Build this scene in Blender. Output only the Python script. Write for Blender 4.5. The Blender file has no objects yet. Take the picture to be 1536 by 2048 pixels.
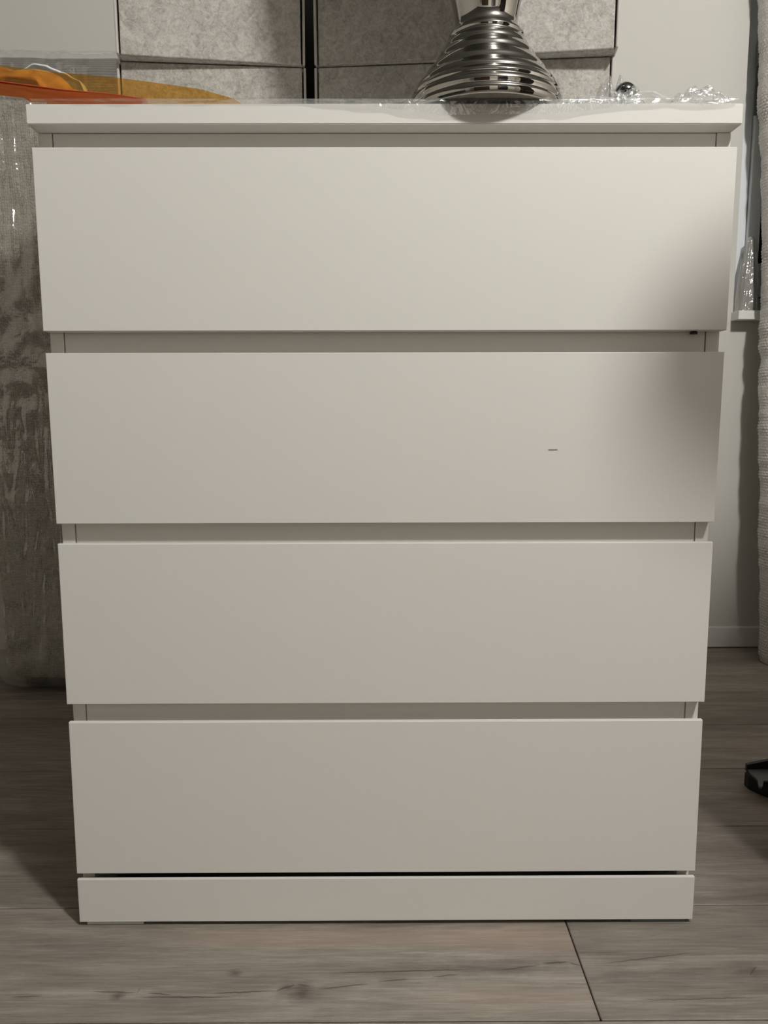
import bpy, bmesh, math, random
from mathutils import Vector, Matrix, noise
random.seed(7)
C = bpy.context.scene.collection
S = bpy.context.scene
# ---------------------------------------------------------------- camera
cam_d = bpy.data.cameras.new('camera'); cam = bpy.data.objects.new('camera', cam_d); C.objects.link(cam)
cam_d.sensor_fit = 'VERTICAL'; cam_d.sensor_height = 36.0; cam_d.lens = 1539.0 / 2048 * 36
cam_d.clip_start = 0.02
fw = Vector((0.004, 0.9903, -0.139)).normalized()
rt = Vector((1.0, -0.0043, -0.0022)); rt = (rt - fw * rt.dot(fw)).normalized()
up = rt.cross(fw)
cam.matrix_world = Matrix(((rt.x, up.x, -fw.x, -0.0059), (rt.y, up.y, -fw.y, -0.922), (rt.z, up.z, -fw.z, 0.674), (0, 0, 0, 1)))
S.camera = cam
S.view_settings.view_transform = 'Standard'; S.view_settings.look = 'None'
S.view_settings.gamma = 1.0; S.view_settings.use_curve_mapping = False
S.view_settings.exposure = 0.0
w = bpy.data.worlds.new('night'); S.world = w; w.use_nodes = True
w.node_tree.nodes['Background'].inputs[0].default_value = (0.02, 0.025, 0.035, 1)
w.node_tree.nodes['Background'].inputs[1].default_value = 0.2
LX, LY, LZ = 0.90, -1.20, 2.40
ld = bpy.data.lights.new('ceiling_light', 'POINT'); ld.shadow_soft_size = 0.085; ld.energy = 149
ld.color = (1.0, 0.985, 0.935)
lo = bpy.data.objects.new('ceiling_light', ld); C.objects.link(lo); lo.location = (LX, LY, LZ)

# ---------------------------------------------------------------- helpers
def obj(name, bm, mat, parent=None, smooth=False):
    me = bpy.data.meshes.new(name)
    bmesh.ops.recalc_face_normals(bm, faces=bm.faces)
    bm.to_mesh(me); bm.free()
    if smooth:
        for p in me.polygons: p.use_smooth = True
    o = bpy.data.objects.new(name, me); C.objects.link(o)
    if mat: me.materials.append(mat)
    if parent: o.parent = parent
    return o
def tag(o, label, cat, group=None):
    o['label'] = label; o['category'] = cat
    if group: o['group'] = group
    return o
def thing(name, label, cat, loc=(0, 0, 0), rz=0, group=None):
    o = bpy.data.objects.new(name, None); C.objects.link(o); o.location = loc; o.rotation_euler = (0, 0, rz)
    o.empty_display_size = 0.05
    return tag(o, label, cat, group)
def struct(o): o['kind'] = 'structure'; return o
def box(bm, x0, x1, y0, y1, z0, z1, bev=0.0, seg=1):
    r = bmesh.ops.create_cube(bm, size=1)
    vs = r['verts']
    for v in vs:
        v.co.x = x0 if v.co.x < 0 else x1
        v.co.y = y0 if v.co.y < 0 else y1
        v.co.z = z0 if v.co.z < 0 else z1
    if bev:
        es = list({e for v in vs for e in v.link_edges})
        bmesh.ops.bevel(bm, geom=es, offset=bev, segments=seg, affect='EDGES', profile=0.5)
    return bm
def B(*a, **k): return box(bmesh.new(), *a, **k)
def grid(fn, nu, nv, close_u=False):
    bm = bmesh.new(); n = nu if close_u else nu + 1
    V = [[bm.verts.new(fn(i / nu, j / nv)) for j in range(nv + 1)] for i in range(n)]
    for i in range(nu):
        for j in range(nv):
            a = V[i][j]; b = V[(i + 1) % n][j]; c = V[(i + 1) % n][j + 1]; d = V[i][j + 1]
            bm.faces.new((a, b, c, d))
    return bm
def lathe(prof, n=96, cx=0, cy=0, cap=False):
    def f(u, v):
        r, z = prof[round(v * (len(prof) - 1))]
        a = u * 2 * math.pi
        return (cx + r * math.cos(a), cy + r * math.sin(a), z)
    bm = grid(f, n, len(prof) - 1, True)
    bmesh.ops.remove_doubles(bm, verts=bm.verts, dist=1e-6)
    if cap:
        bmesh.ops.holes_fill(bm, edges=[e for e in bm.edges if e.is_boundary])
    return bm
def smooth_prof(pts, k=6):
    out = []
    P = [pts[0]] + pts + [pts[-1]]
    for i in range(1, len(P) - 2):
        for t in range(k):
            t /= k
            q = []
            for d in (0, 1):
                a, b, c, e = P[i-1][d], P[i][d], P[i+1][d], P[i+2][d]
                q.append(0.5 * ((2*b) + (-a+c)*t + (2*a-5*b+4*c-e)*t*t + (-a+3*b-3*c+e)*t**3))
            out.append(tuple(q))
    out.append(pts[-1]); return out
def tube(pts, r, n=12, cap=True):
    bm = bmesh.new(); P = [Vector(p) for p in pts]; rings = []
    for i, p in enumerate(P):
        d = (P[min(i+1, len(P)-1)] - P[max(i-1, 0)]).normalized()
        a = d.orthogonal().normalized() if i == 0 else (a - d * a.dot(d)).normalized()
        b = d.cross(a); rr = r[i] if isinstance(r, (list, tuple)) else r
        rings.append([bm.verts.new(p + rr * (math.cos(t) * a + math.sin(t) * b)) for t in [2*math.pi*k/n for k in range(n)]])
    for i in range(len(P) - 1):
        for k in range(n): bm.faces.new((rings[i][k], rings[i][(k+1) % n], rings[i+1][(k+1) % n], rings[i+1][k]))
    if cap: bm.faces.new(rings[0]); bm.faces.new(rings[-1])
    return bm
def N(x, y, z=0.0, s=1.0): return noise.noise(Vector((x * s, y * s, z * s)))
def lerp(a, b, t): return a + (b - a) * t
def pw(x, pts):
    if x <= pts[0][0]: return pts[0][1]
    for (a, p), (b, q) in zip(pts, pts[1:]):
        if x <= b:
            t = (x - a) / (b - a); t = t * t * (3 - 2 * t)
            return p + (q - p) * t
    return pts[-1][1]
def pl(x, pts):
    if x <= pts[0][0]: return pts[0][1]
    for (a, p), (b, q) in zip(pts, pts[1:]):
        if x <= b: return p + (q - p) * (x - a) / (b - a)
    return pts[-1][1]

# ---------------------------------------------------------------- materials
class M:
    def __init__(s, name, base=(.8, .8, .8), rough=.5, **k):
        s.m = bpy.data.materials.new(name); s.m.use_nodes = True; s.t = s.m.node_tree
        s.p = s.t.nodes['Principled BSDF']; s.out = s.t.nodes['Material Output']
        s.p.inputs['Base Color'].default_value = (*base, 1); s.p.inputs['Roughness'].default_value = rough
        for a, b in k.items(): s.p.inputs[a.replace('_', ' ')].default_value = b
    def n(s, ty, **k):
        o = s.t.nodes.new(ty)
        for a, b in k.items():
            if a.startswith('i_'):
                a = a[2:]; a = int(a) if a.isdigit() else a.replace('_', ' ')
                if isinstance(b, bpy.types.NodeSocket): s.t.links.new(b, o.inputs[a])
                else: o.inputs[a].default_value = b
            else: setattr(o, a, b)
        return o
    def l(s, a, b): s.t.links.new(a, b)
    def math(s, op, a, b=0.0, c=0.0, clamp=False):
        o = s.n('ShaderNodeMath', operation=op, i_0=a, i_1=b, i_2=c); o.use_clamp = clamp; return o.outputs[0]
    def ramp(s, fac, stops):
        o = s.n('ShaderNodeValToRGB', i_Fac=fac); e = o.color_ramp.elements
        while len(e) < len(stops): e.new(0.5)
        for q, (p, c) in zip(e, stops): q.position = p; q.color = (*c, 1) if len(c) == 3 else c
        return o.outputs[0]
    def mix(s, f, a, b, mode='MIX'):
        o = s.n('ShaderNodeMix', data_type='RGBA', blend_type=mode)
        for k, v in ((0, f), (6, a), (7, b)):
            if isinstance(v, bpy.types.NodeSocket): s.l(v, o.inputs[k])
            else: o.inputs[k].default_value = v if not isinstance(v, tuple) or len(v) == 4 else (*v, 1)
        return o.outputs[2]
    def coords(s, scale=(1, 1, 1), rnd=False, loc=(0, 0, 0)):
        tc = s.n('ShaderNodeTexCoord').outputs['Object']
        mp = s.n('ShaderNodeMapping'); s.l(tc, mp.inputs[0]); mp.inputs['Scale'].default_value = scale
        mp.inputs['Location'].default_value = loc
        if rnd:
            oi = s.n('ShaderNodeObjectInfo').outputs['Random']
            cb = s.n('ShaderNodeCombineXYZ', i_0=s.math('MULTIPLY', oi, 37.0), i_1=s.math('MULTIPLY', oi, 91.0), i_2=s.math('MULTIPLY', oi, 17.0))
            va = s.n('ShaderNodeVectorMath', operation='ADD'); s.l(mp.outputs[0], va.inputs[0]); s.l(cb.outputs[0], va.inputs[1])
            return va.outputs[0]
        return mp.outputs[0]
    def noise(s, vec, scale, detail=4, rough=.55, dist=0.0):
        return s.n('ShaderNodeTexNoise', i_Vector=vec, i_Scale=scale, i_Detail=detail, i_Roughness=rough, i_Distortion=dist).outputs[0]
    def bump(s, h, strength=.3, dist=.001, target=None):
        b = s.n('ShaderNodeBump', i_Height=h, i_Strength=strength, i_Distance=dist)
        s.l(b.outputs[0], (target or s.p).inputs['Normal']); return b

def simple(name, base, rough=.5, **k): return M(name, base, rough, **k).m
def painted(name, base, rough, b=.04):
    m = M(name, base, rough); m.bump(m.noise(m.coords(), 350, 3), b, .0004); return m.m
white = painted('white_foil', (.80, .785, .745), .42)
white_edge = painted('white_foil_edge', (.80, .785, .745), .42)
wallm = painted('wall_paint', (.64, .63, .59), .85, .15)
trimm = painted('trim_paint', (.78, .78, .76), .45)
wallm2 = painted('far_wall_paint', (.62, .58, .52), .9)
wallm3 = painted('front_wall_paint', (.85, .81, .74), .9)
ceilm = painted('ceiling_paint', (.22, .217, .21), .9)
pvc = painted('window_plastic', (.84, .87, .90), .35)
chrome = simple('chrome', (.47, .455, .43), .02, Metallic=1.0)
black = simple('black_plastic', (.012, .013, .014), .45)
greyp = simple('grey_plastic', (.13, .142, .142), .4)
dark = simple('dark_void', (.004, .004, .004), 1)
redm = simple('red_wool', (.33, .03, .025), .9)
darkw = simple('dark_wood', (.05, .03, .02), .4)

def film(name, tint=(1, 1, 1), gl=.10, hazef=.03, haze=(.8, .82, .84), scale=60, bs=.5, rough=.05, trans=False):
    m = M(name); m.t.nodes.remove(m.p)
    co = m.coords()
    h = m.math('ADD', m.noise(co, scale, 3, .55, .6), m.math('MULTIPLY', m.noise(co, scale * .25, 2), 2.0))
    bp = m.n('ShaderNodeBump', i_Height=h, i_Strength=bs, i_Distance=.004)
    tr = m.n('ShaderNodeBsdfTransparent'); tr.inputs[0].default_value = (*tint, 1)
    g = m.n('ShaderNodeBsdfGlossy'); g.inputs['Color'].default_value = (1, 1, 1, 1); g.inputs['Roughness'].default_value = rough
    m.l(bp.outputs[0], g.inputs['Normal'])
    if trans:
        d0 = m.n('ShaderNodeBsdfTranslucent'); d0.inputs[0].default_value = (*haze, 1)
        d1 = m.n('ShaderNodeBsdfDiffuse'); d1.inputs[0].default_value = (*haze, 1)
        dd = m.n('ShaderNodeMixShader', i_0=.5, i_1=d0.outputs[0], i_2=d1.outputs[0])
    else:
        dd = m.n('ShaderNodeBsdfDiffuse'); dd.inputs[0].default_value = (*haze, 1)
    s1 = m.n('ShaderNodeMixShader', i_0=hazef, i_1=tr.outputs[0], i_2=dd.outputs[0])
    fr = m.n('ShaderNodeLayerWeight', i_Blend=.25); m.l(bp.outputs[0], fr.inputs['Normal'])
    f = m.math('ADD', m.math('MULTIPLY', fr.outputs['Facing'], .35), gl, clamp=True)
    s2 = m.n('ShaderNodeMixShader', i_0=f, i_1=s1.outputs[0], i_2=g.outputs[0])
    m.l(s2.outputs[0], m.out.inputs[0]); return m.m
clear = film('clear_film', gl=.12, hazef=.10, haze=(.66, .70, .74), scale=45, bs=.8)
clear2 = film('clear_film_wrap', gl=.12, hazef=.20, haze=(.68, .66, .60), scale=22, bs=1.0, rough=.13)
amber = film('amber_film', tint=(.80, .48, .14), gl=.03, hazef=.18, haze=(.75, .40, .08), scale=20, bs=.25, trans=True, rough=.12)
orange = film('orange_film', tint=(.75, .22, .08), gl=.04, hazef=.55, haze=(.52, .16, .035), scale=22, bs=.25, trans=True, rough=.12)

def felt_mat():
    m = M('grey_felt', rough=.95); co = m.coords(rnd=True)
    a = m.noise(co, 85, 5, .62, 1.2); b = m.noise(co, 330, 3, .7, .5); c = m.noise(co, 14, 2, .5)
    v = m.math('ADD', m.math('ADD', m.math('MULTIPLY', a, .55), m.math('MULTIPLY', b, .33)), m.math('MULTIPLY', c, .22))
    m.l(m.ramp(v, [(.38, (.24, .225, .20)), (.50, (.37, .35, .32)), (.56, (.43, .41, .38)), (.68, (.55, .53, .50))]), m.p.inputs['Base Color'])
    m.bump(m.math('ADD', a, b), .5, .0012); return m.m
felt = felt_mat()
felt_edge = painted('felt_edge', (.50, .475, .45), .95, .4)
def knit_mat():
    m = M('beige_weave', rough=.95); co = m.coords()
    n = m.noise(co, 9, 3); w = m.noise(co, 90, 3, .6)
    sep = m.n('ShaderNodeSeparateXYZ', i_0=co)
    dx = m.math('ADD', m.math('MULTIPLY', sep.outputs[0], 1350), m.math('MULTIPLY', w, 16.0))
    dz = m.math('ADD', m.math('MULTIPLY', sep.outputs[2], 1050), m.math('MULTIPLY', w, 18.0))
    h = m.math('MULTIPLY', m.math('ADD', m.math('SINE', dx), 1.0), m.math('ADD', m.math('SINE', dz), 1.0))
    hh = m.math('ADD', m.math('MULTIPLY', h, .12), m.math('MULTIPLY', w, .6))
    col = m.ramp(hh, [(.25, (.20, .18, .145)), (.5, (.50, .455, .375)), (.8, (.70, .65, .55))])
    col = m.mix(m.math('MULTIPLY', n, .5), col, (.48, .44, .36), 'MIX')
    m.l(col, m.p.inputs['Base Color']); m.bump(hh, .9, .0025); return m.m
knit = knit_mat()
def cloth_mat(name, a, b, scale=30, rough=.7):
    m = M(name, rough=rough); n = m.noise(m.coords(), scale, 4, .6, .8)
    m.l(m.ramp(n, [(.3, a), (.7, b)]), m.p.inputs['Base Color']); m.bump(n, .5, .003); return m.m
gold = cloth_mat('gold_cloth', (.30, .15, .025), (.62, .38, .10))
def oak_mat(name, cracks=(), knots=(), pink=()):
    m = M(name, rough=.5)
    oi = m.n('ShaderNodeObjectInfo').outputs['Random']
    co = m.coords((1.0, 7.5, 1.0), rnd=True)
    n1 = m.noise(co, 3.0, 6, .62, .9)
    n2 = m.noise(m.coords((3.5, 70.0, 1.0), rnd=True), 4.0, 6, .72)
    n3 = m.noise(m.coords((1.0, 2.2, 1.0), rnd=True), 2.2, 3, .5, .4)
    sp = m.noise(m.coords((30.0, 260.0, 1.0), rnd=True), 3.0, 3, .6)
    v = m.math('ADD', m.math('ADD', m.math('MULTIPLY', n1, .45), m.math('MULTIPLY', n2, .50)), m.math('MULTIPLY', n3, .15))
    col = m.ramp(v, [(.38, (.105, .090, .074)), (.47, (.185, .162, .136)), (.56, (.255, .228, .195)), (.66, (.36, .33, .29))])
    col = m.mix(m.math('MULTIPLY', n3, .22), col, (.24, .18, .145))
    col = m.mix(m.math('MULTIPLY', m.math('GREATER_THAN', sp, .62), .22), col, (.11, .09, .075))
    raw = m.n('ShaderNodeTexCoord').outputs['Object']
    sx = m.n('ShaderNodeSeparateXYZ', i_0=raw); X, Y = sx.outputs[0], sx.outputs[1]
    jag = m.noise(m.coords((1, .02, 1)), 60, 4, .6)
    for (x0, x1, y0, y1, wd, amp) in cracks:
        t = m.math('DIVIDE', m.math('SUBTRACT', X, x0), x1 - x0)
        yc = m.math('ADD', m.math('MULTIPLY_ADD', t, y1 - y0, y0), m.math('MULTIPLY', m.math('SUBTRACT', jag, .5), amp))
        wd *= 1.9; d = m.math('ABSOLUTE', m.math('SUBTRACT', Y, yc))
        tap = m.math('MULTIPLY', m.math('MULTIPLY', t, m.math('SUBTRACT', 1.0, t)), 4.0, clamp=True)
        msk = m.math('SUBTRACT', 1.0, m.math('DIVIDE', d, m.math('MULTIPLY_ADD', tap, wd, .00001)), clamp=True)
        inside = m.math('MULTIPLY', m.math('GREATER_THAN', t, 0.0), m.math('LESS_THAN', t, 1.0))
        col = m.mix(m.math('MULTIPLY', m.math('MULTIPLY', msk, inside), 1.0), col, (.035, .028, .022))
        halo = m.math('SUBTRACT', 1.0, m.math('DIVIDE', d, wd * 9), clamp=True)
        col = m.mix(m.math('MULTIPLY', m.math('MULTIPLY', m.math('MULTIPLY', halo, tap), inside), .30), col, (.10, .085, .07))
    for (x0, y0, rx, ry, st) in knots:
        dx = m.math('DIVIDE', m.math('SUBTRACT', X, x0), rx); dy = m.math('DIVIDE', m.math('SUBTRACT', Y, y0), ry)
        d = m.math('SQRT', m.math('ADD', m.math('MULTIPLY', dx, dx), m.math('MULTIPLY', dy, dy)))
        d = m.math('ADD', d, m.math('MULTIPLY', m.math('SUBTRACT', m.noise(m.coords((1, 3, 1)), 60, 4), .5), 1.2))
        k = m.math('SUBTRACT', 1.0, d, clamp=True)
        col = m.mix(m.math('MULTIPLY', k, st), col, (.06, .05, .042))
    for (x0, y0, rx, ry, st) in pink:
        dx = m.math('DIVIDE', m.math('SUBTRACT', X, x0), rx); dy = m.math('DIVIDE', m.math('SUBTRACT', Y, y0), ry)
        k = m.math('SUBTRACT', 1.0, m.math('ADD', m.math('MULTIPLY', dx, dx), m.math('MULTIPLY', dy, dy)), clamp=True)
        col = m.mix(m.math('MULTIPLY', k, st), col, (.36, .265, .215))
    br = m.math('MULTIPLY_ADD', oi, .22, .86)
    cb = m.n('ShaderNodeCombineXYZ', i_0=br, i_1=br, i_2=br).outputs[0]
    col = m.mix(1.0, col, cb, 'MULTIPLY')
    m.l(col, m.p.inputs['Base Color'])
    m.l(m.math('MULTIPLY_ADD', n2, .25, .38), m.p.inputs['Roughness'])
    m.bump(m.math('ADD', n2, m.math('MULTIPLY', n1, .4)), .45, .0008); return m.m
oak = oak_mat('oak_laminate')

# ---------------------------------------------------------------- the setting
YW = 1.160          # back wall
RX0, RX1, RY0, CZ = -2.6, 2.4, -3.4, 2.56
floor = struct(obj('floor', B(RX0, RX1, RY0, YW, -.06, -.0106), dark))
WX0, WX1, WZ0, WZ1 = .925, 1.95, .905, 2.15
bm = B(RX0 - .1, WX0, YW, YW + .24, -.06, CZ)
box(bm, WX0, WX1, YW, YW + .24, -.06, WZ0); box(bm, WX0, WX1, YW, YW + .24, WZ1, CZ); box(bm, WX1, RX1 + .1, YW, YW + .24, -.06, CZ)
struct(obj('wall_back', bm, wallm))
struct(obj('wall_left', B(RX0 - .1, RX0, RY0, YW, -.06, CZ), wallm3))
struct(obj('wall_right', B(RX1, RX1 + .1, RY0, YW, -.06, CZ), wallm2))
struct(obj('wall_front', B(RX0 - .1, RX1 + .1, RY0 - .1, RY0, -.06, CZ), wallm3))
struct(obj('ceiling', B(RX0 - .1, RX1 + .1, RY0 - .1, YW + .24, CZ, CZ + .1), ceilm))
bm = B(RX0, RX1, YW - .014, YW, 0, .0575, bev=.002, seg=2)
struct(obj('baseboard_back', bm, trimm))
# window: frame, glass, sill
win = struct(obj('window_1', B(.926, .9560, 1.180, 1.240, .912, 2.149, bev=.003, seg=2), pvc))   # outer frame, left stile
bm = bmesh.new()
box(bm, .9560, 1.94, 1.180, 1.240, .912, .950, bev=.003, seg=2); box(bm, .9560, 1.94, 1.180, 1.240, 2.09, 2.149, bev=.003, seg=2); box(bm, 1.87, 1.94, 1.180, 1.240, .95, 2.09, bev=.003, seg=2)
obj('frame_rail', bm, pvc, win)
bm = bmesh.new()
box(bm, .9570, .9880, 1.168, 1.230, .952, 2.088, bev=.003, seg=2); box(bm, .9880, 1.835, 1.168, 1.230, .952, 1.038, bev=.003, seg=2)
box(bm, .9880, 1.835, 1.168, 1.230, 2.0, 2.088, bev=.003, seg=2); box(bm, 1.835, 1.868, 1.168, 1.230, .952, 2.088, bev=.003, seg=2)
obj('sash', bm, pvc, win)
gm = M('night_glass', (.004, .005, .010), .02)
obj('pane', B(.986, 1.838, 1.200, 1.210, 1.035, 2.005), gm.m, win)
obj('gasket', B(.985, 1.05, 1.176, 1.184, .9500, .9535), black, win)
obj('reveal_panel', B(.926, 1.949, 1.2405, 1.398, .9, 2.149), pvc, win)
sill = struct(obj('trim_1', B(.921, 2.0, YW - .044, 1.179, .889, .9115, bev=.0015, seg=2), trimm))
# planks
PW = .1962; PL = 1.285
def plank_mesh(L):
    me = bpy.data.meshes.new('plank'); bm = B(-L/2 + .0008, L/2 - .0008, -PW/2 + .0009, PW/2 - .0009, -.0100, 0, bev=.0010, seg=1)
    bm.to_mesh(me); bm.free(); me.materials.append(oak); return me
pm = plank_mesh(PL)
row0 = -.160 - PW / 2          # the seam in front of the chest runs at y = -.160
row = {-1: 0}
offs = {0: .2355, -1: .95, 1: -.62, 2: .35, 3: -.15, 4: .62, 5: .05}
j = -16; cut = None
while True:
    yc = -.160 + PW * (j + .5)
    if yc - PW / 2 > YW - .02: break
    off = offs.get(j, random.uniform(-.6, .6))
    k0 = math.floor((RX0 - off) / PL)
    for k in range(k0, 6):
        xc = off + PL * (k + .5)
        if xc - PL / 2 >= RX1 or xc + PL / 2 <= RX0: continue
        o = bpy.data.objects.new('plank', pm); C.objects.link(o); o.parent = floor
        o.location = (xc, yc, 0)
        if yc + PW / 2 > YW - .0145:
            if cut is None:
                cut = pm.copy()
                for v in cut.vertices:
                    if v.co.y > 0: v.co.y -= yc + PW / 2 - (YW - .0150)
            o.data = cut
        if j == 0 and k in (-1, 0):
            o.data = pm.copy(); o.data.materials.clear()
            if k == -1:
                m_ = oak_mat('oak_laminate_cracked',
                    cracks=[(-.0267, .0100, -.0600, -.0587, .0006, .004), (.0651, .1178, -.0523, -.0542, .0008, .004), (.1172, .1191, -.0542, -.0472, .0010, .001),
                            (.1170, .2320, -.0610, -.0618, .0009, .004), (.1296, .1593, -.0550, -.0583, .0007, .004), (.2021, .2777, -.0563, -.0522, .0010, .005), (.2777, .2999, -.0522, -.0430, .0013, .006),
                            (.2999, .3178, -.0430, -.0463, .0007, .004), (.3241, .3855, -.0510, -.0421, .0008, .003), (.3955, .4328, -.0390, -.0352, .0006, .003), (.4590, .4952, -.0330, -.0268, .0005, .004),
                            (.3255, .5200, -.0256, -.0196, .0007, .004), (.5365, .5936, -.0222, -.0134, .0007, .005), (.5955, .6288, -.0101, -.0086, .0012, .004), (.6276, .6423, -.0086, -.0155, .0006, .002)],
                    knots=[(.0964, -.0593, .010, .009, .9), (.2249, -.0241, .012, .008, .8), (.308, -.055, .034, .020, .8), (.52, -.016, .13, .016, .45), (.06, .02, .16, .035, .25)],
                    pink=[(.34, .036, .30, .022, .40), (.60, .035, .16, .035, .35), (.55, -.065, .12, .02, .25)])
            else:
                m_ = oak_mat('oak_laminate_swirled', cracks=[(-.447, -.432, -.032, -.018, .0010, .004), (-.60, -.44, -.07, -.066, .0005, .006), (-.62, -.50, -.012, .006, .0006, .006)],
                    knots=[(-.45, -.024, .03, .012, .5), (-.60, -.026, .05, .018, .35), (-.52, -.027, .05, .014, .35)])
            o.data.materials.append(m_)
    j += 1

# ---------------------------------------------------------------- chest of drawers
TOP = 1.009; Z0 = .009
chest = thing('chest_of_drawers', 'white chest of four handleless drawers with a plinth, standing on the oak floor', 'chest of drawers', (0, 0, 0))
SW = .4045
bm = bmesh.new()   # top panel with an underside that slopes up towards the front and side edges
sec = [(-SW, 0), (SW, 0), (SW, .49), (-SW, .49)]; ins = [(-.4, .018), (.4, .018), (.4, .472), (-.4, .472)]
r0 = [bm.verts.new((x, y, TOP)) for x, y in sec]; r1 = [bm.verts.new((x, y, TOP - .0215)) for x, y in sec]; r2 = [bm.verts.new((x, y, TOP - .0250)) for x, y in ins]
bm.faces.new(r0); bm.faces.new(r2)
for a, b in ((r0, r1), (r1, r2)):
    for i in range(4): bm.faces.new((a[i], a[(i+1) % 4], b[(i+1) % 4], b[i]))
bmesh.ops.bevel(bm, geom=[e for e in bm.edges if all(v.co.z > TOP - .022 for v in e.verts)], offset=.0007, segments=2, affect='EDGES')
obj('top_panel', bm, white, chest)
BF = .018; BT = TOP - .025
for s in (-1, 1):
    xs = sorted((s * .4, s * .3842))
    obj('side_panel', B(xs[0], xs[1], BF, .470, .006, BT - .0004, bev=.0004), white, chest)
obj('back_panel', B(-.383, .383, .462, .468, .012, BT - .001), white, chest)
D1 = .9534 + Z0; H = .2035; G = .0248
yo = [(-.0022, -.0022), (.0016, .0024), (.0024, .0004), (.001, -.0022)]
def front_bm(h):       # panel whose rear top edge is cut back for the fingers
    bm = bmesh.new(); pr = [(0, 0), (0, h), (.0060, h), (.0172, h - .013), (.0172, 0)]
    a = [bm.verts.new((-.4, y, z)) for y, z in pr]; b = [bm.verts.new((.4, y, z)) for y, z in pr]
    bm.faces.new(a); bm.faces.new(b)
    for i in range(5): bm.faces.new((a[i], a[(i+1) % 5], b[(i+1) % 5], b[i]))
    bmesh.ops.bevel(bm, geom=[e for e in bm.edges if all(v.co.y < .001 for v in e.verts)], offset=.0006, segments=2, affect='EDGES')
    return bm
for i in range(4):
    zt = D1 - i * (H + G); zb = zt - H
    y0 = yo[i]
    dr = bpy.data.objects.new('drawer', None); C.objects.link(dr); dr.parent = chest; dr.empty_display_size = .05
    dr.location = (0, 0, zb)
    bm = front_bm(H)
    for v in bm.verts: v.co.y += lerp(y0[1], y0[0], v.co.z / H) + (.0012 if i in (0, 3) else 0)
    obj('drawer_front', bm, white, dr)
    bm = bmesh.new(); wd = .3825; hb = H + G * .55 if i == 0 else H - .03
    box(bm, -wd, -wd + .012, .020, .44, .006, H - .025); box(bm, wd - .012, wd, .020, .44, .006, H - .025)
    box(bm, -wd + .012, wd - .012, .428, .44, .006, H - .025); box(bm, -wd + .012, wd - .012, .020, .428, .006, .012)
    obj('drawer_box', bm, white, dr)
    # recessed grip rail seen in the gap above each front
    rl = B(-.3830, .3830, BF + .0008, BF + .016, zt - .03, zt + G + .003 if i else BT - .0006, bev=.0003)
    obj('grip_rail', rl, white, chest)
obj('bumper', lathe([(0, 0), (.0045, 0), (.0045, .002), (.0035, .0035), (0, .0035)], 20), black, chest).location = (.3665, .012, D1 - H - .0036)
bm = front_bm(.0593)
for v in bm.verts: v.co.y = v.co.y * .9 - .0015; v.co.z = v.co.z + Z0 - .0029 if v.co.z < .04 else (Z0 + .0564 if v.co.y < .009 else Z0 + .050)
obj('plinth', bm, white, chest)
for x in (-.355, .355):
    for y in (.012, .44):
        obj('foot', B(x - .037 if x < 0 else x - .035, x + .037 if x < 0 else x + .037, y - .010, y + .02, 0, .0060, bev=.0006), greyp if x > 0 else trimm, chest)
obj('scratch', B(.1955, .2065, .0012, .0022, .6195, .6199), simple('scratch', (.42, .40, .37), .6), chest)

# ---------------------------------------------------------------- felt boxes on top
def felt_box(w, d, h, loc, rz, label, grp, bow=0.0):
    t = thing('felt_box', label, 'storage box', loc, rz, grp)
    th = .0035
    # shell: two side walls, bottom and lid panel; front panel set between the side walls with a slit
    for s in (-1, 1):
        def f(u, v, s=s):
            x = s * (w / 2 - .0018) + s * bow * math.sin(v * math.pi * .5) * 0
            return (x, u * d, v * h)
        xa, xb = sorted((s * w / 2, s * (w / 2 - th)))
        bm = B(xa, xb, -.002, d, .001, h - .001, bev=.0012, seg=2)
        for v in bm.verts: v.co.x += s * bow * (1 - abs(v.co.z / h * 2 - 1)) + s * bow * .9 * (v.co.z / h)
        obj('side_wall', bm, felt_edge, t)
    bm = B(-w/2 + th + .0022, w/2 - th - .0022, 0, .004, .0005, h - .0005, bev=.0014, seg=2)
    obj('front_panel', bm, felt, t)
    obj('bottom_panel', B(-w/2 + th, w/2 - th, .0045, d, .0, .004, bev=.001), felt, t)
    obj('lid', B(-w/2 + th, w/2 - th, .0045, d, h - .004, h, bev=.001), felt, t)
    obj('back_wall', B(-w/2 + th, w/2 - th, d - .004, d - .0005, .0042, h - .0042), felt, t)
    return t
import math as _m
def stack(xl, yl, xr, yr, zmid, h2, xl2, yl2, xr2, yr2, side):
    w = _m.hypot(xr - xl, yr - yl); a = _m.atan2(yr - yl, xr - xl)
    felt_box(w, .205, zmid - TOP - .001, ((xl + xr) / 2, (yl + yr) / 2, TOP), a,
             'lower grey felt box of the %s stack on the chest top' % side, 'grey felt storage boxes')
    w = _m.hypot(xr2 - xl2, yr2 - yl2); a = _m.atan2(yr2 - yl2, xr2 - xl2)
    felt_box(w, .205, h2, ((xl2 + xr2) / 2, (yl2 + yr2) / 2, zmid), a,
             'upper grey felt box of the %s stack, resting on another felt box' % side, 'grey felt storage boxes', bow=.0015)
# ray table at depth Y (from the solved camera): x = X0 + kx*(Y+.922)
stack(-.3796, .250, -.1128, .272, 1.158, .19, -.3735, .232, -.1135, .268, 'left')
stack(-.1005, .272, .3240, .236, 1.158, .19, -.1000, .270, .3225, .214, 'right')

tag(obj('gap_shade_sheet', B(-.20, .02, .478, .486, TOP, 1.46, bev=.001), black), 'dark sheet added to blacken the shaded gap between the two felt box stacks', 'shade sheet')  # dark sheet added so the gap between the stacks reads as deep shade

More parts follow.
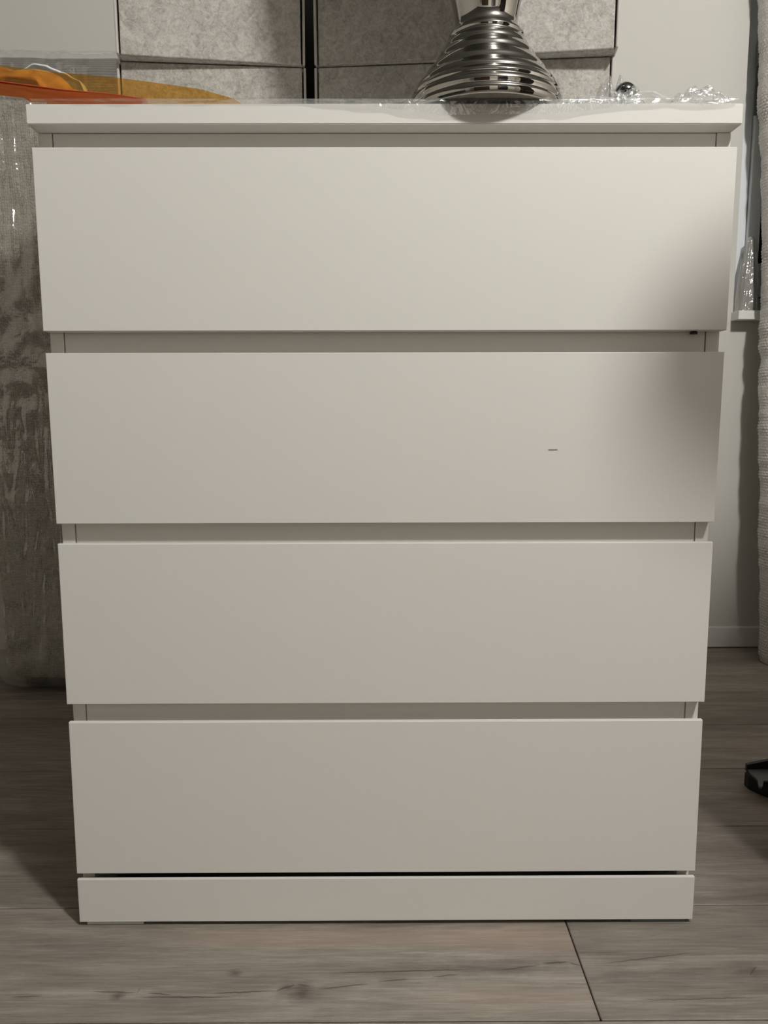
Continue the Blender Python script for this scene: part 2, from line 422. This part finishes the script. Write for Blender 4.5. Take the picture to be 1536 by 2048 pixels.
# ---------------------------------------------------------------- chrome vase
VX, VY = .1215, .069
foot_ = [(0, 1.0125), (.055, 1.0120), (.080, 1.0122), (.0905, 1.0128)]
up_ = [(.0925, 1.0150), (.0932, 1.0180), (.0928, 1.0215), (.0918, 1.0235), (.0918, 1.0265), (.0922, 1.0290), (.0910, 1.0330), (.0893, 1.0350), (.0890, 1.0375), (.0888, 1.0400), (.0865, 1.0435), (.0845, 1.0455), (.0840, 1.0480), (.0825, 1.0510), (.0795, 1.0545), (.0755, 1.0575),
       (.0735, 1.0610), (.0720, 1.0645), (.0685, 1.0690), (.0645, 1.0730), (.0612, 1.0760), (.0600, 1.0790), (.0590, 1.0820), (.0565, 1.0850), (.0535, 1.0880), (.0515, 1.0905), (.0508, 1.0930), (.0498, 1.0955), (.0475, 1.0985),
       (.0455, 1.1010), (.0450, 1.1040), (.0454, 1.1060), (.0446, 1.1085), (.0420, 1.1110), (.0392, 1.1140), (.0378, 1.1180), (.0373, 1.1230), (.0376, 1.1290), (.0390, 1.1380), (.0415, 1.1480),
       (.0480, 1.170), (.0600, 1.205), (.0800, 1.260), (.1050, 1.330), (.1230, 1.400), (.1300, 1.470), (.1260, 1.540), (.1120, 1.600), (.1000, 1.640), (.1010, 1.655), (.1080, 1.665)]
inn = [(.1065, 1.6655), (.0985, 1.655), (.0975, 1.640), (.1095, 1.598), (.1235, 1.540), (.1275, 1.470), (.1205, 1.402), (.1025, 1.333), (.0775, 1.264), (.0575, 1.209), (.0450, 1.174), (.030, 1.160), (0, 1.156)]
rim = foot_
vase = tag(obj('vase', lathe(smooth_prof(rim + up_ + inn, 3), 128), chrome, smooth=True),
           'polished chrome vase with a ribbed flaring foot, overhanging the chest front edge', 'vase')
vase.location = (VX, VY, 0)

# small chrome ball wrapped in film
ball = thing('chrome_ball', 'small dark chrome ball under crinkled film, right of the vase on the chest top', 'ornament', (.3005, .10, TOP))
prof = [(.0135 * math.sin(t), .0475 - .0135 * math.cos(t)) for t in [math.pi * k / 24 for k in range(25)]]
obj('ball', lathe(prof, 40), simple('dark_chrome', (.30, .31, .32), .06, Metallic=1.0), ball, smooth=True)
obj('base', lathe([(0, .001), (.016, .001), (.017, .003), (.015, .006), (.006, .012), (.005, .030), (.006, .0355), (0, .0355)], 32), chrome, ball, smooth=True)

# ---------------------------------------------------------------- clear film over the chest top
def film_z(x, y):
    r = max(0.0, 1 - ((x - VX) / .11) ** 2 - ((y - VY) / .10) ** 2)
    a = .0015
    hgt = pl(x, [(-.40, .0005), (-.28, .0005), (-.22, .010), (-.1, .012), (.0, .010), (.03, .004), (.20, .008), (.235, .020), (.28, .014), (.40, .012)]) * pl(y, [(0, .5), (.02, 1), (.12, 1), (.2, .2)])
    z = TOP + a + hgt * (.6 + .4 * abs(N(x, y * .4, 1.3, 9)))
    z += .014 * max(0, N(x, y, 5.1, 26)) * pl(x, [(-.4, .0), (-.28, .0), (-.2, .5), (.18, .4), (.22, 1.0), (.4, 1.0)])
    if r > 0: z = TOP + a + .0008
    return z
def filmf(u, v):
    x = lerp(-.398, .397, u)
    if v < .16:                       # flap hanging over the front edge
        t = 1 - v / .16
        drop = pl(x, [(-.4, .0), (-.1, .002), (0, .010), (.06, .018), (.2, .016), (.235, .012), (.30, .005), (.33, .004), (.36, .008), (.4, .001)])
        return (x, -.0035 - .003 * abs(N(x, 0, 2, 22)) * (1 + t), max(TOP + .003, 0) - drop * t + .0012)
    vv = (v - .16) / .84
    y = lerp(-.0035, .21, vv)
    z = film_z(x, y)
    z = lerp(TOP + .0042, z, min(1, vv * 9))
    return (x, y, z)
fl = tag(obj('plastic_film', grid(filmf, 420, 60), clear, smooth=True), 'thin clear plastic film spread across the white chest top', 'plastic film')
# crinkled film around the ball and at the right end
def crumple(name, cx, cy, rx, ry, h, seed, label, mat=clear, nn=70, z0=TOP + .012):
    def f(u, v):
        a = u * 2 * math.pi; r = v
        x = cx + rx * r * math.cos(a); y = cy + ry * r * math.sin(a)
        e = max(0, 1 - r) ** .6
        z = z0 + h * e * (.55 + .9 * abs(N(x, y, seed, 70))) + .004 * N(x, y, seed + 3, 160)
        return (x + .004 * N(x, y, seed + 7, 90), y, z)
    return tag(obj(name, grid(f, nn, 22, True), mat), label, 'plastic film')
crinkle = film('crinkled_film', gl=.22, hazef=.10, scale=120, bs=1.0, rough=.12)
crumple('crumpled_film', .288, .10, .052, .035, .066, 3.3, 'crumpled clear film bunched over the small chrome ball', crinkle)
crumple('crumpled_film', .366, .035, .036, .03, .026, 8.1, 'crumpled clear film heap at the right end of the chest top', crinkle, z0=TOP + .010)
crumple('crumpled_film', .240, .06, .040, .03, .020, 5.2, 'low fold of clear film between the vase foot and the chrome ball', crinkle, z0=TOP + .012)

# ---------------------------------------------------------------- orange bag at the left end
bag = thing('plastic_bag', 'orange and amber see-through plastic bag lying over the left end of the chest top', 'plastic bag', (0, 0, 0))
FT = [(-.64, 1.062), (-.4366, 1.0371), (-.3973, 1.0323), (-.3635, 1.028), (-.3071, 1.0232), (-.272, 1.0180)]
def front_fold(u, v):
    x = lerp(-.640, -.272, u)
    top = pl(x, FT)
    bot = pl(x, [(-.64, 1.036), (-.4349, 1.0194), (-.407, 1.0168), (-.403, 1.0125), (-.272, 1.0125)])
    if v < .5:
        s = v / .5
        return (x, lerp(.004, .012, s) + .0015 * N(x, s, 2, 14), lerp(bot, top, s))
    s = (v - .5) / .5
    return (x, lerp(.012, .050, s), lerp(top, top - .002, s) + .003 * N(x, s, 4, 12) * s * (1 - s) * 4)
obj('front_fold', grid(front_fold, 60, 20), orange, bag, smooth=True)
AT = [(-.66, 1.110), (-.4805, 1.0928), (-.4186, 1.0851), (-.3564, 1.0804), (-.2941, 1.0733), (-.2317, 1.0648), (-.1911, 1.0540), (-.165, 1.040)]
def back_sheet(u, v):
    x = lerp(-.660, -.165, u)
    bot = pl(x, [(-.66, 1.050), (-.43, 1.043), (-.418, 1.0135), (-.165, 1.0135)])
    k_ = .9535
    zz = lerp(bot, .674 + (pl(x, AT) - .674) * k_, v)
    return (x * k_, .062 - .004 * v + .003 * N(x, v, 6, 10) * (1 - v), zz)
obj('back_sheet', grid(back_sheet, 80, 16), amber, bag, smooth=True)
def red_fold(u, v):
    x = lerp(-.640, -.272, u)
    return (x, .0115 + .0008 * math.cos(v * 6.283), pl(x, FT) - .0002 + .0008 * math.sin(v * 6.283))
obj('folded_edge', grid(red_fold, 60, 8), simple('red_edge', (.45, .07, .03), .35), bag, smooth=True)
# gold cloth inside the bag
def gcl(u, v):
    x = lerp(-.640, -.335, u)
    top = pl(x, [(-.64, 1.092), (-.4692, 1.0803), (-.4583, 1.0798), (-.4482, 1.0758), (-.439, 1.0769), (-.4236, 1.0786), (-.4085, 1.0765), (-.3966, 1.0717), (-.3879, 1.0643), (-.3822, 1.0575), (-.360, 1.050), (-.335, 1.018)])
    bot = pl(x, [(-.64, 1.062), (-.42, 1.0545), (-.404, 1.016), (-.335, 1.014)])
    a = v * 2 * math.pi
    cz = (top + bot) / 2; hz = (top - bot) / 2
    k = 1 + .5 * N(x * 1.0, math.cos(a) * .05, math.sin(a) * .05, 26)
    return (x, .085 + .015 * math.cos(a) * k, cz + hz * math.sin(a) + .0015 * N(x, a * .02, 3, 50) * (1 - math.sin(a)))
bm = grid(lambda u, v: gcl(v, u), 28, 90, True)
bmesh.ops.holes_fill(bm, edges=[e for e in bm.edges if e.is_boundary])
tag(obj('gold_cloth', bm, gold, smooth=True), 'crumpled golden cloth inside the orange plastic bag', 'cloth')
pts = []
for k in range(25):
    t = k / 24
    x = lerp(-.466, -.368, t)
    z = pw(x, [(-.466, 1.1020), (-.4503, 1.1102), (-.4374, 1.1090), (-.4247, 1.1040), (-.4152, 1.1000), (-.395, 1.0900), (-.368, 1.0145)])
    pts.append((x, .150, z))
def band(u, v):
    i = u * 24; a = Vector(pts[min(24, int(i))]); b = Vector(pts[min(24, int(i) + 1)]); p = a.lerp(b, i - int(i))
    w_ = .006 * math.sin(math.pi * min(1, u * 1.1 + .08)) + .0012
    ang = v * 6.283
    return (p.x, .150 + .012 * math.cos(ang), p.z - w_ * .5 + w_ * .5 * math.sin(ang))
bm = grid(lambda u, v: band(v, u), 14, 60, True); bmesh.ops.holes_fill(bm, edges=[e for e in bm.edges if e.is_boundary])
tag(obj('white_band', bm, simple('white_gloss', (.75, .78, .80), .25), smooth=True), 'glossy white curved band rising behind the orange bag', 'packing band')

# ---------------------------------------------------------------- wrapped upholstered panel on the left
sofa = thing('upholstered_panel', 'tall beige woven upholstered panel in clear plastic, standing left behind the chest', 'upholstery', (-.56, .98, 0))
def rr(u, w, d, r):       # rounded rectangle loop
    P = []; per = 2 * (w + d) - 8 * r + 2 * math.pi * r; s = u * per
    segs = [('l', w - 2*r), ('a', math.pi*r/2), ('l', d - 2*r), ('a', math.pi*r/2)] * 2
    x, y, ang = -w/2 + r, -d/2, 0.0
    for ty, L in segs:
        q = min(s, L)
        if ty == 'l': x2, y2 = x + q * math.cos(ang), y + q * math.sin(ang)
        else:
            th = q / r; cx, cy = x - r * math.sin(ang), y + r * math.cos(ang)
            x2, y2 = cx + r * math.sin(ang + th), cy - r * math.cos(ang + th)
        if s <= L: return x2, y2
        s -= L; x, y = x2, y2
        if ty == 'a': ang += math.pi / 2
    return x, y
def sofaf(off, amp, z0, z1, seed, fold=0.0):
    def f(u, v):
        k = .045; z = lerp(z0, z1, v)
        e = max(0, k - (z - z0)) / k; e2 = max(0, k - (z1 - z)) / k
        sh = (1 - math.sqrt(max(0, 1 - e * e))) * k + (1 - math.sqrt(max(0, 1 - e2 * e2))) * k
        x, y = rr(u, .70 + 2 * off - 2 * sh, .30 + 2 * off - 2 * sh, .05)
        n = amp * N(x, z * .6, seed, 6) + amp * .4 * N(x, z, seed, 22)
        if fold: n += fold * (abs(N(x * 1.0, z * .12, seed, 42))) * (.5 + N(x, z, seed, 3))
        return (x, y - n if y < 0 else y + n * .3, z)
    return f
bm = grid(sofaf(0, .010, .018, 1.411, 1.7), 160, 120, True); bmesh.ops.holes_fill(bm, edges=[e for e in bm.edges if e.is_boundary])
obj('cushion', bm, knit, sofa, smooth=True)
def rib_mat():
    m = M('grey_ribbed_cover', (.24, .235, .22), .8); sep = m.n('ShaderNodeSeparateXYZ', i_0=m.coords())
    h = m.math('SINE', m.math('ADD', m.math('MULTIPLY', sep.outputs[2], 1150), m.math('MULTIPLY', m.noise(m.coords((2, 2, 6)), 9, 3), 5.0)))
    m.bump(h, .5, .0015); m.l(m.ramp(m.math('MULTIPLY_ADD', h, .5, .5), [(0, (.16, .155, .145)), (1, (.26, .255, .24))]), m.p.inputs['Base Color']); return m.m
bm = grid(sofaf(.004, .010, 1.290, 1.4135, 1.7), 160, 30, True); bmesh.ops.holes_fill(bm, edges=[e for e in bm.edges if e.is_boundary and min(v.co.z for v in e.verts) > 1.35])
for v in bm.verts:
    if v.co.z < 1.335: v.co.z = v.co.z
obj('top_cover', bm, rib_mat(), sofa, smooth=True)['label'] = 'grey ribbed cover over the upper end'
bm = grid(sofaf(.014, .012, .004, 1.424, 1.7, .022), 420, 200, True)
obj('plastic_wrap', bm, clear2, sofa, smooth=True)
for x in (-.28, .28):
    for y in (-.08, .08): obj('foot', B(x - .02, x + .02, y - .02, y + .02, 0, .022, bev=.002), black, sofa)

# ---------------------------------------------------------------- bubble-wrapped board on the right
bw = thing('bubble_wrapped_board', 'tall board in shiny clear bubble wrap leaning by the window, right edge of the photo', 'wrapped board', (1.16, 1.03, 0))
def bwx(z): return pl(z, [(0, .992), (.167, .984), (.555, .9665), (.903, .9605), (1.185, .954), (1.31, .947), (1.43, .9365), (1.55, .933), (1.67, .922), (1.9, .91)])
def bwf(u, v):
    z = lerp(.001, 1.80, v)
    x, y = rr(u, .36, .075, .034)
    lx = bwx(z) + .004 * N(z, 0, 1, 12) + .0025 * N(z, 0, 4, 40)
    yc = pl(z, [(0, 1.018), (.167, 1.025), (.555, 1.045), (.903, 1.072), (1.185, 1.090), (1.43, 1.105), (1.67, 1.110), (1.9, 1.112)])
    X = lx + (x + .18); Y = yc + y
    # bubbles
    p = u * .80 / .0085; q = z / .0074; row = int(math.floor(q)); fx = (p + .5 * (row % 2)) % 1 - .5; fy = q - row - .5
    d = math.sqrt(fx * fx + fy * fy)
    b = .0030 * math.sqrt(max(0, 1 - (d / .45) ** 2)) * (.3 + .9 * abs(N(X, z, 3, 14)) * 1.6)
    b += .005 * N(X, z * .7, 8, 16) + .003 * N(X, z * .5, 2, 60)
    n = Vector((x / .18 if abs(x) > .14 else 0, y / .0375, 0)); n = n.normalized() if n.length else n
    return (X + n.x * b - 1.16, Y + n.y * b - 1.03, z)
def bw_part():
    bm = bmesh.new(); U = []
    us = []; u = 0
    # fine sampling only near the visible left side
    k = 0
    while u < 1:
        us.append(u); x, y = rr(u, .36, .075, .034)
        u += .0022 if x < -.06 and y < .02 else .02
    nz = 900; rows = []
    for j in range(nz + 1):
        rows.append([bm.verts.new(bwf(a, j / nz)) for a in us])
    n = len(us)
    for j in range(nz):
        for i in range(n): bm.faces.new((rows[j][i], rows[j][(i+1) % n], rows[j+1][(i+1) % n], rows[j+1][i]))
    bm.faces.new(rows[0]); bm.faces.new(rows[-1])
    return bm
bwm = M('bubble_wrap', (.56, .54, .51), .26, Specular_IOR_Level=1.0, Coat_Weight=1.0, Coat_Roughness=.15)
bwm.bump(bwm.math('ADD', bwm.noise(bwm.coords(), 110, 3, .6, 1.5), bwm.noise(bwm.coords((1, 1, .25)), 45, 3, .6, 1.0)), .9, .004)
obj('bubble_wrap', bw_part(), bwm.m, bw, smooth=True)

# plastic covered figure on the window sill
wrap = thing('wrapped_vase', 'small vase shrouded in wrinkled clear plastic on the window sill', 'vase', (.956, 1.150, .9115))
def wf(u, v):
    r = pl(v, [(0, .0300), (.15, .0290), (.6, .022), (.85, .014), (.95, .012), (1, .003)])
    a = u * 6.283; k = 1 + .16 * N(math.cos(a), math.sin(a), v * .6, 3.2)
    return (r * k * math.cos(a), min(r * k * math.sin(a) * .8, .016), .190 * v)
obj('plastic_cover', grid(wf, 80, 40, True), film('milky_film', gl=.12, hazef=.45, haze=(.55, .55, .53), scale=50, bs=.9, rough=.15), wrap, smooth=True)
obj('body', lathe(smooth_prof([(0, .001), (.012, .001), (.014, .01), (.015, .05), (.012, .10), (.008, .14), (.007, .155), (.010, .165), (.007, .172), (0, .172)], 4), 40), simple('brown_glaze', (.22, .19, .16), .35), wrap, smooth=True)

# grey folded strip in the window
strip = thing('grey_strip', 'dark grey folded strip hanging in the window beside the bubble wrap', 'blind', (1.045, 1.158, 0))
obj('strip_block', B(-.10, .10, -.006, .006, 1.515, 1.575, bev=.002), simple('strip_grey', (.16, .16, .145), .6), strip)
for k in range(6):
    obj('hanging_strip', B(-.100 + k * .034, -.072 + k * .034, -.003 + .002 * (k % 2), .001 + .002 * (k % 2), 1.400 + .03 * (k % 2), 1.516, bev=.0008), simple('strip_grey_%s' % 'abcdef'[k], (.16 + .03 * (k % 3), .16 + .03 * (k % 3), .145 + .03 * (k % 3)), .5), strip)
obj('strip_cord', tube([(0, 0, 1.575), (0, 0, 2.148)], .0025), trimm, strip)

# ---------------------------------------------------------------- black foot of a stand at the right
st = thing('stand_foot', 'black angular plastic foot with a grey top plate, on the floor at the right edge', 'stand', (.76, .40, 0))
def slab(pts, z0, z1, inset=0.0):      # polygon prism in world x, y, relative to the stand
    bm = bmesh.new(); n = len(pts)
    a = [bm.verts.new((x - .76, y - .40, z0)) for x, y in pts]
    b = [bm.verts.new((x - .76, y - .40, z1(x) if callable(z1) else z1)) for x, y in pts]
    bm.faces.new(a); bm.faces.new(b)
    for i in range(n): bm.faces.new((a[i], a[(i+1) % n], b[(i+1) % n], b[i]))
    return bm
obj('foot_body', slab([(.648, .372), (.640, .366), (.6405, .352), (.650, .333), (.664, .318), (.93, .318), (.93, .372)], 0, .0240), black, st)
obj('top_plate', slab([(.6455, .3684), (.6440, .3500), (.6455, .3315), (.6375, .3120), (.6360, .3065), (.6385, .3045), (.6420, .3065), (.6532, .3261), (.93, .3261), (.93, .3684)], .0250, .0285), greyp, st)
obj('rear_rib', slab([(.6450, .3690), (.6450, .3760), (.93, .3760), (.93, .3690)], .0240, lambda x: .0365 + (x - .645) * .21), black, st)
obj('pole', tube([(.12, -.025, .028), (.12, -.025, .30)], .014), black, st)

# ---------------------------------------------------------------- unseen blockers added outside the frame on the right to shade the chest and floor
lamp = thing('shade_caster_disc', 'unseen dark disc on a pole, added to cast the soft shadow on the upper drawers', 'lamp', (.684, -.48, 0))  # added blocker, its shadow makes the soft dark patch on the drawers
obj('base', lathe([(0, 0), (.11, 0), (.11, .012), (.02, .022), (0, .022)], 40), black, lamp, smooth=True)
obj('pole', tube([(0, 0, .02), (0, 0, 1.31)], .008), black, lamp)
bm = lathe([(.150 * math.sin(t), 1.386 - .098 * math.cos(t)) for t in [math.pi * k / 24 for k in range(25)]], 48)
for v in bm.verts: v.co.y *= .22
obj('caster_disc', bm, simple('caster_dark', (.10, .09, .08), .8), lamp, smooth=True)
roll = thing('shade_caster_column', 'unseen tall dark column, added to shade the floor and lower wall right of the chest', 'light blocker', (.97, -.62, 0))  # added upright that keeps the ceiling light off the right-hand floor
obj('column_body', lathe([(0, 0), (.19, 0), (.20, .01), (.20, 1.69), (.19, 1.70), (0, 1.70)], 64), simple('column_dark', (.09, .075, .065), .95), roll)
obj('column_band', lathe([(.201, .95), (.204, .95), (.204, .98), (.201, .98)], 48), trimm, roll)
redb = thing('red_shade_block', 'unseen deep red block, added to shade and tint the floor right of the chest', 'bin', (.76, .06, 0))  # added red mass that dims and reddens the floor beside the chest
obj('block_body', B(-.14, .14, -.17, .17, 0, .70, bev=.01, seg=3), redm, redb)
obj('block_cap', B(-.15, .15, -.18, .18, .702, .73, bev=.006, seg=2), redm, redb)
cl_ = thing('ceiling_lamp', 'round white ceiling lamp above the room', 'lamp', (LX, LY, CZ))
obj('housing', lathe([(0, 0), (.12, 0), (.125, -.02), (.115, -.05), (.105, -.05), (.105, -.035), (0, -.035)], 48), trimm, cl_, smooth=True)
# unseen dark furniture added behind the viewer to darken the chrome's reflections
tag(obj('wardrobe', B(-1.1, .05, RY0 + .01, RY0 + .55, 0, 2.1, bev=.004), darkw), 'dark wardrobe added out of view at the far end of the room to darken the chrome', 'wardrobe')
tag(obj('added_cabinet', B(.75, 1.45, RY0 + .01, RY0 + .45, 0, 2.3, bev=.004), black), 'tall black cabinet added out of view at the far end for the chrome to mirror', 'cabinet')
tag(obj('added_sofa', B(-2.5, -1.7, -2.6, -.6, 0, .8, bev=.06, seg=4), simple('dark_sofa_cloth', (.05, .05, .055), .9)), 'dark sofa added out of view along the left side for the chrome to mirror', 'sofa')
